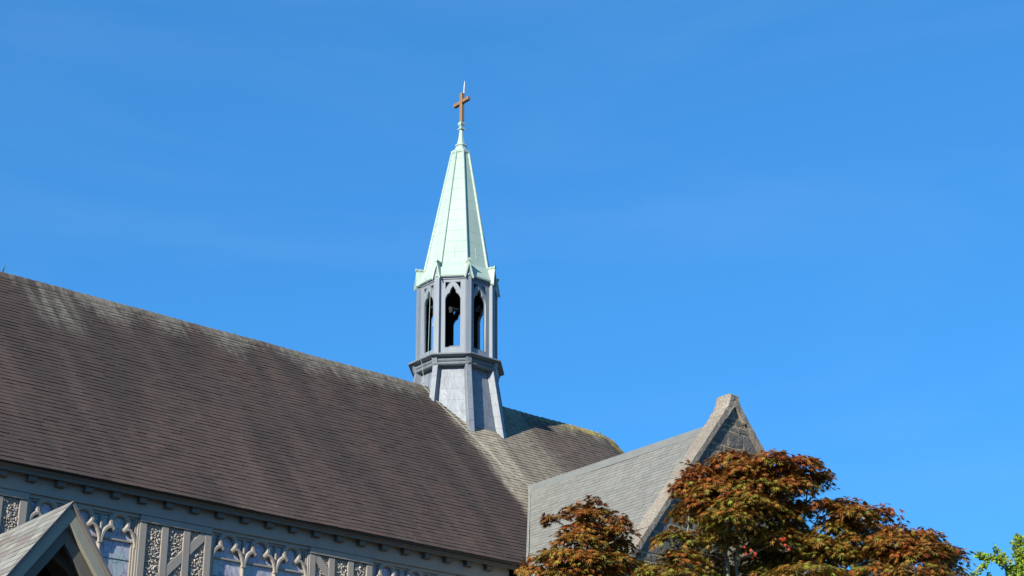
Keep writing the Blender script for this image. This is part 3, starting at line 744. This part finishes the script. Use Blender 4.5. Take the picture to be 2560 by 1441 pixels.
# ------------------------------------------------------------------ things on the roof
cb = MB()
def onroof(x, y, o=.03): return Vector((x, y, y*TA+o))
fl = lambda r_, z, a: Vector((r_*math.cos(a)+LX*LEAN*max(0, z-2.2), r_*math.sin(a)+LY*LEAN*max(0, z-2.2), z))
pts = [fl(.87, 2.15, PI*1.03), fl(.80, 2.06, PI*1.035), fl(.73, 2.0, PI*1.04), fl(.74, 1.2, PI*1.035), fl(.74, .62, PI*1.03), fl(.92, .55, PI*1.03), fl(.965, .50, PI*1.03), fl(.90, .42, PI*1.03), fl(.86, .2, PI*1.03), fl(.85, .02, PI*1.035),
       onroof(-.845, -.039, .05), onroof(-.784, -.392), onroof(-.66, -.76), onroof(-.535, -1.144), onroof(-.44, -1.47), onroof(-.348, -1.814), onroof(-.20, -2.0), onroof(-.075, -2.13)]
cb.tube(pts, .005, 6)
tag(cb.build("conductor_cable", M['cable']), "thin pale green conductor cable running from the spire down across the brown roof", "cable")
def weed(x, h, lean, blades, seed):
    b = MB(); g = random.Random(seed)
    for i in range(blades):
        a = g.uniform(-.25, .25)+lean; hh = h*g.uniform(.6, 1) if i else h; dx, dy = R0.x*a*hh, R0.y*a*hh; q = Vector((x+g.uniform(-.02, .02), g.uniform(-.02, .01), .0))
        b.tube([q, q+Vector((dx*.35, dy*.35, hh*.5)), q+Vector((dx, dy, hh))], [.006, .005, .001], 5)
    return b
tag(weed(-9.15, .17, .45, 2, 1).build("weed", M['weed']), "longest green blade of grass sprouting from the ridge, leaning right at far left", "weed", "weeds on the roof ridge")
tag(weed(-4.90, .10, 0., 4, 2).build("weed", M['weed']), "short green weed tuft on the ridge between the left edge and the spire", "weed", "weeds on the roof ridge")
tag(weed(3.72, .08, 0., 3, 3).build("weed", M['weed']), "tiny dark weed on the ridge right of the spire near the lichen yellow end", "weed", "weeds on the roof ridge")

# ------------------------------------------------------------------ trees
def leaf_template(lobes=7):
    vs = [(0, 0, 0)]; order = []
    ang = [-2.05, -1.38, -.68, 0, .68, 1.38, 2.05]; ln = [.42, .72, .93, 1.08, .93, .72, .42]
    pts = [(-.10, -2.75, 0)]
    ring = []
    for i in range(7):
        ring.append((math.sin(ang[i])*ln[i], .28+math.cos(ang[i])*ln[i], -.30*ln[i]**2))
        if i < 6:
            am = (ang[i]+ang[i+1])/2; r_ = .30; ring.append((math.sin(am)*r_, .28+math.cos(am)*r_, .0))
    vs = [(0, .0, .03)]+ring
    fs = [(0, i+1, i) for i in range(1, len(ring))]
    return np.array(vs), np.array(fs)
def leaves_mesh(name, mat, P, Nrm, D, S, C, tv, tf):
    n = len(P); Nrm = Nrm/np.linalg.norm(Nrm, axis=1)[:, None]; D = D-Nrm*(D*Nrm).sum(1)[:, None]; D /= np.linalg.norm(D, axis=1)[:, None]+1e-9
    X = np.cross(D, Nrm)
    V = P[:, None, :]+S[:, None, None]*(X[:, None, :]*tv[None, :, 0:1]+D[:, None, :]*tv[None, :, 1:2]+Nrm[:, None, :]*tv[None, :, 2:3])
    nv_ = len(tv); Fc = (tf[None]+np.arange(n)[:, None, None]*nv_).reshape(-1, tf.shape[1])
    me = bpy.data.meshes.new(name); me.vertices.add(n*nv_); me.vertices.foreach_set("co", V.reshape(-1).astype(np.float32))
    k = tf.shape[1]; me.loops.add(Fc.size); me.loops.foreach_set("vertex_index", Fc.reshape(-1).astype(np.int32))
    me.polygons.add(len(Fc)); me.polygons.foreach_set("loop_start", np.arange(0, Fc.size, k, dtype=np.int32)); me.polygons.foreach_set("loop_total", np.full(len(Fc), k, dtype=np.int32))
    me.update(calc_edges=True)
    at = me.color_attributes.new("tint", 'FLOAT_COLOR', 'POINT'); cc = np.concatenate([np.repeat(C, nv_, 0), np.ones((n*nv_, 1))], 1)
    at.data.foreach_set("color", cc.reshape(-1).astype(np.float32)); me.materials.append(mat); return me

rng = np.random.default_rng(4)
F2 = np.array([F0.x, F0.y, 0]); R2 = np.array([R0.x, R0.y, 0]); Z2 = np.array([0, 0, 1.])
MC = np.array([-9.62, -15.58, 0])          # foot of the maple; pads below are (right, back, height, half-width, half-depth, half-height)
SX = SY = 1.0

PADS = [         # (right, back, height, half-width, half-depth, half-height) of every leaf pad of the maple, metres from its foot
    # crown top
    (0.029, -0.02, 5.574, 0.159, 0.159, 0.091), (-0.203, 0.10, 5.517, 0.128, 0.106, 0.085), (0.281, -0.29, 5.497, 0.162, 0.147, 0.083), (0.558, -0.14, 5.519, 0.126, 0.133, 0.080), (0.710, 0.11, 5.462, 0.090, 0.088, 0.078), (-0.328, 0.03, 5.367, 0.089, 0.089, 0.097), (-0.099, -0.21, 5.294, 0.206, 0.191, 0.114), (0.205, -0.20, 5.295, 0.206, 0.223, 0.114), (0.432, -0.26, 5.295, 0.137, 0.144, 0.101), (0.083, -0.26, 5.399, 0.187, 0.189, 0.095), (0.381, -0.10, 5.445, 0.174, 0.159, 0.097),
    # middle
    (-0.302, 0.17, 5.233, 0.102, 0.080, 0.091), (-0.096, -0.45, 5.005, 0.200, 0.218, 0.093), (0.271, -0.09, 5.147, 0.194, 0.157, 0.108), (0.522, 0.29, 5.107, 0.128, 0.141, 0.098), (-0.481, -0.41, 4.882, 0.103, 0.095, 0.074), (-0.441, -0.39, 4.745, 0.121, 0.107, 0.068), (-0.139, -0.00, 4.965, 0.175, 0.146, 0.077), (0.176, 0.06, 5.016, 0.176, 0.140, 0.077), (0.056, -0.36, 5.144, 0.215, 0.226, 0.094), (-0.220, -0.18, 5.219, 0.140, 0.129, 0.095), (0.482, -0.02, 5.197, 0.094, 0.089, 0.083), (0.335, -0.19, 4.950, 0.124, 0.097, 0.088),
    # right arm
    (0.906, 0.21, 5.295, 0.122, 0.135, 0.059), (1.187, 0.38, 5.268, 0.149, 0.150, 0.066), (0.781, -0.05, 5.053, 0.144, 0.130, 0.083), (1.094, 0.18, 5.070, 0.166, 0.166, 0.084), (1.213, -0.22, 4.969, 0.105, 0.090, 0.063), (1.437, -0.05, 4.974, 0.125, 0.119, 0.064), (1.684, 0.27, 4.906, 0.108, 0.103, 0.058), (1.305, -0.28, 4.776, 0.189, 0.200, 0.100), (1.083, 0.00, 4.842, 0.194, 0.184, 0.102), (0.753, -0.14, 4.813, 0.142, 0.131, 0.094), (1.555, -0.03, 4.716, 0.130, 0.135, 0.063), (0.661, -0.23, 5.179, 0.081, 0.078, 0.057), (0.921, -0.18, 5.106, 0.155, 0.157, 0.082), (1.151, -0.27, 4.864, 0.184, 0.160, 0.087), (0.897, -0.06, 4.920, 0.171, 0.170, 0.089), (1.417, -0.26, 4.819, 0.138, 0.129, 0.075), (0.608, -0.15, 4.897, 0.124, 0.108, 0.088),
    # lower edge
    (-0.610, -0.27, 4.669, 0.171, 0.188, 0.050), (-0.301, -0.26, 4.644, 0.152, 0.168, 0.037), (0.447, -0.48, 4.605, 0.251, 0.274, 0.055), (0.968, -0.35, 4.618, 0.242, 0.204, 0.062), (0.259, -0.08, 4.674, 0.154, 0.168, 0.044), (1.234, -0.60, 4.574, 0.208, 0.180, 0.060), (0.727, -0.06, 4.675, 0.186, 0.166, 0.057), (-0.450, -0.43, 4.593, 0.180, 0.141, 0.043),
    # low behind the stems
    (0.269, 0.35, 4.908, 0.156, 0.156, 0.062), (0.124, 0.30, 4.811, 0.124, 0.124, 0.049), (0.415, 0.20, 4.857, 0.111, 0.111, 0.074), (-0.173, 0.30, 4.885, 0.136, 0.136, 0.062), (0.303, 0.10, 4.762, 0.140, 0.140, 0.055), (-0.063, 0.35, 4.809, 0.124, 0.124, 0.043), (0.588, 0.30, 4.903, 0.136, 0.136, 0.074), (0.241, 0.45, 5.007, 0.126, 0.126, 0.057),
    # left limb
    (-1.057, -0.28, 5.210, 0.046, 0.046, 0.035), (-1.176, 0.19, 5.262, 0.096, 0.107, 0.046), (-1.345, -0.05, 5.133, 0.063, 0.049, 0.038), (-1.062, -0.14, 5.126, 0.125, 0.130, 0.057), (-0.878, 0.12, 5.173, 0.076, 0.076, 0.049), (-0.857, -0.19, 4.988, 0.087, 0.083, 0.057), (-1.122, -0.06, 5.038, 0.156, 0.155, 0.057), (-1.188, -0.17, 4.908, 0.173, 0.190, 0.063), (-0.912, 0.15, 4.976, 0.152, 0.126, 0.077), (-1.459, -0.15, 4.791, 0.092, 0.099, 0.044), (-1.137, -0.16, 4.767, 0.259, 0.284, 0.075), (-0.854, -0.04, 4.794, 0.124, 0.126, 0.070), (-1.530, 0.05, 4.756, 0.100, 0.085, 0.045), (-1.258, -0.16, 4.674, 0.215, 0.186, 0.050), (-1.009, 0.04, 4.739, 0.218, 0.221, 0.057), (-1.317, -0.23, 4.810, 0.123, 0.132, 0.056),
]
NVIS = len(PADS)
for _ in range(16):
    PADS.append((rng.uniform(-1.3, 1.6), rng.uniform(-.6, .6), rng.uniform(3.3, 4.35), .3, .3, .13))
def maple_leaves():
    P, N, D, S, C = [], [], [], [], []
    cols = np.array([(.34, .078, .026), (.40, .150, .029), (.32, .235, .040), (.24, .30, .042)])
    for i, (r, b, z, a, d, h) in enumerate(PADS):
        c = MC+R2*r+F2*b+Z2*z
        ns = max(5, int(a*h*PI/(.0085)*8.8)) if i < NVIS else 14
        for _ in range(ns):
            v = rng.normal(size=3); v /= np.linalg.norm(v); v[2] = abs(v[2]) if rng.random() < .78 else v[2]
            rad = rng.uniform(.35, .86)**.6*(1.2 if rng.random() < .07 else 1)
            sc_ = c+R2*v[0]*a*rad+F2*v[1]*d*rad+Z2*v[2]*h*rad
            out = R2*v[0]+F2*v[1]; on = np.linalg.norm(out)+1e-6; out /= on
            tilt = np.clip(on, 0, 1)*rng.uniform(.2, .75)
            sn = Z2*math.cos(tilt)+out*math.sin(tilt)+rng.normal(size=3)*.12; sn /= np.linalg.norm(sn)
            sd = out-sn*(out@sn); sd /= np.linalg.norm(sd)+1e-6; sx = np.cross(sd, sn)
            red = np.clip((z-4.95)/.65, 0, 1)*.70-.10+.5*v[2]*.4+rng.normal()*.30+(.38 if r > 1.0 else .3 if r < -.8 else 0)
            n = int(rng.integers(9, 17)); ra = rng.uniform(.07, .125)*np.clip(a/.13, .5, 1)
            for k in range(n):
                q = np.clip(rng.normal(size=2)*.5, -1.1, 1.1); p = sc_+sd*(q[0]*ra*1.2+.02)+sx*q[1]*ra-Z2*(.35*(q@q)*ra*.6)+sn*rng.normal()*.008
                P.append(p); N.append(sn+rng.normal(size=3)*.24+sd*.25*max(0, q[0])); dd = sd*(.5+q[0])+sx*q[1]*1.1-Z2*.45+rng.normal(size=3)*.2; D.append(dd)
                S.append(rng.uniform(.025, .044))
                t = np.clip((1-red)*1.95+rng.normal()*.45, 0, 2.999); j = int(t); f = t-j
                cc = cols[j]*(1-f)+cols[min(3, j+1)]*f
                if rng.random() < .002: cc = np.array((.5, .07, .02)) if rng.random() < .4 else np.array((.28, .36, .05))
                C.append(cc*rng.uniform(.75, 1.25))
    for (px, pz) in ((0.036, 4.775), (0.085, 4.727), (0.304, 4.869), (0.334, 4.783)):       # clusters of scarlet leaves
        for k in range(3):
            P.append(MC+R2*(px+rng.normal()*.012)+F2*(-.5)+Z2*(pz+rng.normal()*.014)); N.append(-F2*.7+Z2*.6+rng.normal(size=3)*.4); D.append(-Z2+rng.normal(size=3)*.3); S.append(.025); C.append(np.array((.55, .07, .02)))
    return map(np.array, (P, N, D, S, C))
tv, tf = leaf_template()
maple = tag(empty("maple_tree", MC), "red and olive leaved maple tree in front of the stone gable", "tree")
P_, N_, D_, S_, C_ = maple_leaves()
P_ = P_-MC
put("crown", leaves_mesh("crown", M['leaf'], P_, N_, D_, S_, C_, tv, tf), maple)
def loc(r, b, z): return Vector(R2*r+F2*b+Z2*z)
def limb(pts, r0, r1, wob, seed):
    g = random.Random(seed); out = []; n = 14
    pts = [Vector(p) for p in pts]
    for i in range(n+1):
        t = i/n*(len(pts)-1); j = min(int(t), len(pts)-2); f = t-j
        p0, p1, p2, p3 = pts[max(j-1, 0)], pts[j], pts[j+1], pts[min(j+2, len(pts)-1)]
        q = .5*((2*p1)+(p2-p0)*f+(2*p0-5*p1+4*p2-p3)*f*f+(3*p1-p0-3*p2+p3)*f**3)
        out.append(q+Vector((g.uniform(-1, 1), g.uniform(-1, 1), g.uniform(-1, 1)))*wob*(0 < i < n))
    return out, [r0+(r1-r0)*i/n for i in range(n+1)]
tk = MB()
p, r = limb([loc(.05, 0, -.1), loc(.02, 0, .7), loc(.05, 0, 1.3)], .17, .12, .01, 1); tk.tube(p, r, 12)
tk.build("trunk", M['bark'], maple, smooth=True, z=0)
lb = MB(); forks = []
for sd_, (path, r0, r1) in enumerate([([loc(.05, 0, 1.2), loc(-.03, -.1, 3.2), loc(-0.047, -0.05, 4.679), loc(-0.052, -0.05, 4.804), loc(-0.061, -0.05, 4.989), loc(-0.115, -0.05, 5.240)], .022, .003),
        ([loc(.05, 0, 1.2), loc(.16, .0, 2.8), loc(0.001, -0.05, 4.678), loc(0.021, -0.05, 4.819), loc(0.056, -0.05, 5.020), loc(0.196, -0.05, 5.333)], .018, .003),
        ([loc(.05, 0, 1.2), loc(-.5, 0, 2.6), loc(-1.0, .05, 4.0), loc(-1.1, 0, 4.8), loc(-1.05, 0, 5.2)], .05, .004),
        ([loc(.05, 0, 1.2), loc(.6, .1, 2.8), loc(1.05, .1, 4.3), loc(1.2, 0, 4.9), loc(1.1, 0, 5.1)], .05, .004),
        ([loc(.05, 0, 1.2), loc(.8, -.1, 2.6), loc(1.4, 0, 4.1), loc(1.65, 0, 4.7)], .05, .004),
        ([loc(.05, 0, 1.2), loc(-.25, .2, 2.8), loc(-.35, .1, 4.4), loc(-.32, 0, 5.2)], .045, .004),
        ([loc(.05, 0, 1.2), loc(.4, .2, 2.8), loc(.5, .15, 4.5), loc(.62, .1, 5.4)], .045, .004)]):
    p, r = limb(path, r0, r1, .012, sd_); lb.tube(p, r, 8); forks += p[6:]
for i, (r, b, z, a, d, h) in enumerate(PADS[:NVIS]):
    c = loc(r, b, z); near = sorted(forks, key=lambda q: (q-c).length+(.8 if q.z > c.z-.1 else 0))[0]
    p, rr_ = limb([near, near.lerp(c, .5)+Vector((0, 0, -.03)), c+Vector((0, 0, -h*.3))], .011, .004, .012, i); lb.tube(p, rr_, 6)
    for k in range(5):
        g = random.Random(i*7+k); an = g.uniform(0, 2*PI); e_ = c+loc(math.cos(an)*a*.8, math.sin(an)*d*.8, g.uniform(-.3, .5)*h)
        p, rr_ = limb([c+Vector((0, 0, -h*.3)), c.lerp(e_, .5)+Vector((0, 0, .02)), e_], .004, .0018, .008, k); lb.tube(p, rr_, 5)
lb.build("limb", M['bark'], maple, smooth=True, z=0)

# bright green tree at the right edge, further off
GC = np.array([9.24, -5.75, 0])
def gl(px, py, b=0.): return R2*(px-2545)/123+F2*b+Z2*(10.125+(1341-py)/121)
gtree = tag(empty("green_tree", GC), "bright green small leaved tree at the right edge beyond the maple", "tree")
P, N, D, S, C = [], [], [], [], []
gb2 = MB()
def spray(pts, wd, n, b=0.):
    q = [gl(*t, b+rng.uniform(-.2, .2)) for t in pts]
    gb2.tube([Vector(t) for t in q], [.02-.014*i/(len(q)-1) for i in range(len(q))][::-1] if 0 else [.008+.012*i/(len(q)-1) for i in range(len(q))], 6)
    for _ in range(n):
        t = rng.uniform(0, len(q)-1.001); j = int(t); c = q[j]*(1-t+j)+q[j+1]*(t-j)
        o = rng.normal(size=3); o /= np.linalg.norm(o); P.append(c+o*rng.uniform(.2, 1)*wd/123*(.6+.25*t)); N.append(rng.normal(size=3)*.7+Z2*.8-F2*.3); D.append(o+rng.normal(size=3)*.4-Z2*.2)
        S.append(rng.uniform(.03, .052)); C.append(np.array((.31, .45, .05))*rng.uniform(.65, 1.3)*np.array((rng.uniform(.8, 1.25), 1, 1)))
def mass(cx, cy, rx, ry, n, b=0.):
    for _ in range(n):
        o = rng.normal(size=3); o /= np.linalg.norm(o); o *= rng.uniform(.35, 1)**.5
        P.append(gl(cx+o[0]*rx, cy-o[2]*ry, b+o[1]*rx/123)); N.append(o*.6+rng.normal(size=3)*.6+Z2*.6); D.append(rng.normal(size=3)-Z2*.3); S.append(rng.uniform(.03, .052))
        C.append(np.array((.29, .43, .05))*rng.uniform(.6, 1.3)*np.array((rng.uniform(.8, 1.25), 1, 1)))
for a in [([(2438, 1386), (2462, 1394), (2490, 1402), (2520, 1416), (2560, 1432)], 11, 520), ([(2460, 1408), (2440, 1424), (2415, 1442), (2390, 1462)], 8, 240), ([(2404, 1416), (2410, 1440), (2420, 1470)], 5, 45),
          ([(2481, 1370), (2489, 1388), (2500, 1404)], 7, 70), ([(2508, 1374), (2512, 1392), (2516, 1410)], 5, 50), ([(2548, 1340), (2544, 1362), (2540, 1390), (2534, 1430)], 12, 420), ([(2524, 1358), (2534, 1378), (2545, 1400)], 6, 60),
          ([(2464, 1428), (2482, 1440), (2500, 1462)], 6, 60), ([(2560, 1345), (2575, 1380), (2580, 1420)], 16, 200)]: spray(*a)
for a in [(2570, 1392, 36, 34, 1100), (2548, 1428, 40, 20, 700), (2620, 1350, 50, 55, 900), (2600, 1450, 90, 50, 1500), (2480, 1490, 70, 40, 600)]: mass(*a)
for _ in range(14):
    an = rng.uniform(0, 2*PI); mass(2620+math.cos(an)*120, 1600+rng.uniform(-60, 160), 80, 60, 260, math.sin(an)*1.2)
ftv = np.array([(0, 0, 0), (.75, .75, -.1), (.35, 1.15, 0), (-.35, 1.15, 0), (-.75, .75, -.1)]); ftf = np.array([(0, 1, 2), (0, 2, 3), (0, 3, 4)])
put("crown", leaves_mesh("crown", M['gleaf'], *map(np.array, (P, N, D, S, C)), ftv, ftf), gtree)
p, r = limb([(0, 0, -.2), loc(.1, 0, 4), loc(.25, 0, 8), loc(.4, 0, 10.3)], .2, .03, .03, 5)
tk = MB(); tk.tube(p, r, 10); tk.build("trunk", M['bark2'], gtree, smooth=True, z=0)
for t in [gl(2560, 1432), gl(2390, 1462), gl(2500, 1462), gl(2534, 1430), gl(2580, 1420), gl(2420, 1470)]:
    q, r_ = limb([p[9], Vector(p[9]).lerp(Vector(t), .5), t], .05, .02, .02, 3); gb2.tube(q, r_, 6)
gb2.build("limb", M['bark2'], gtree, smooth=True, z=0)
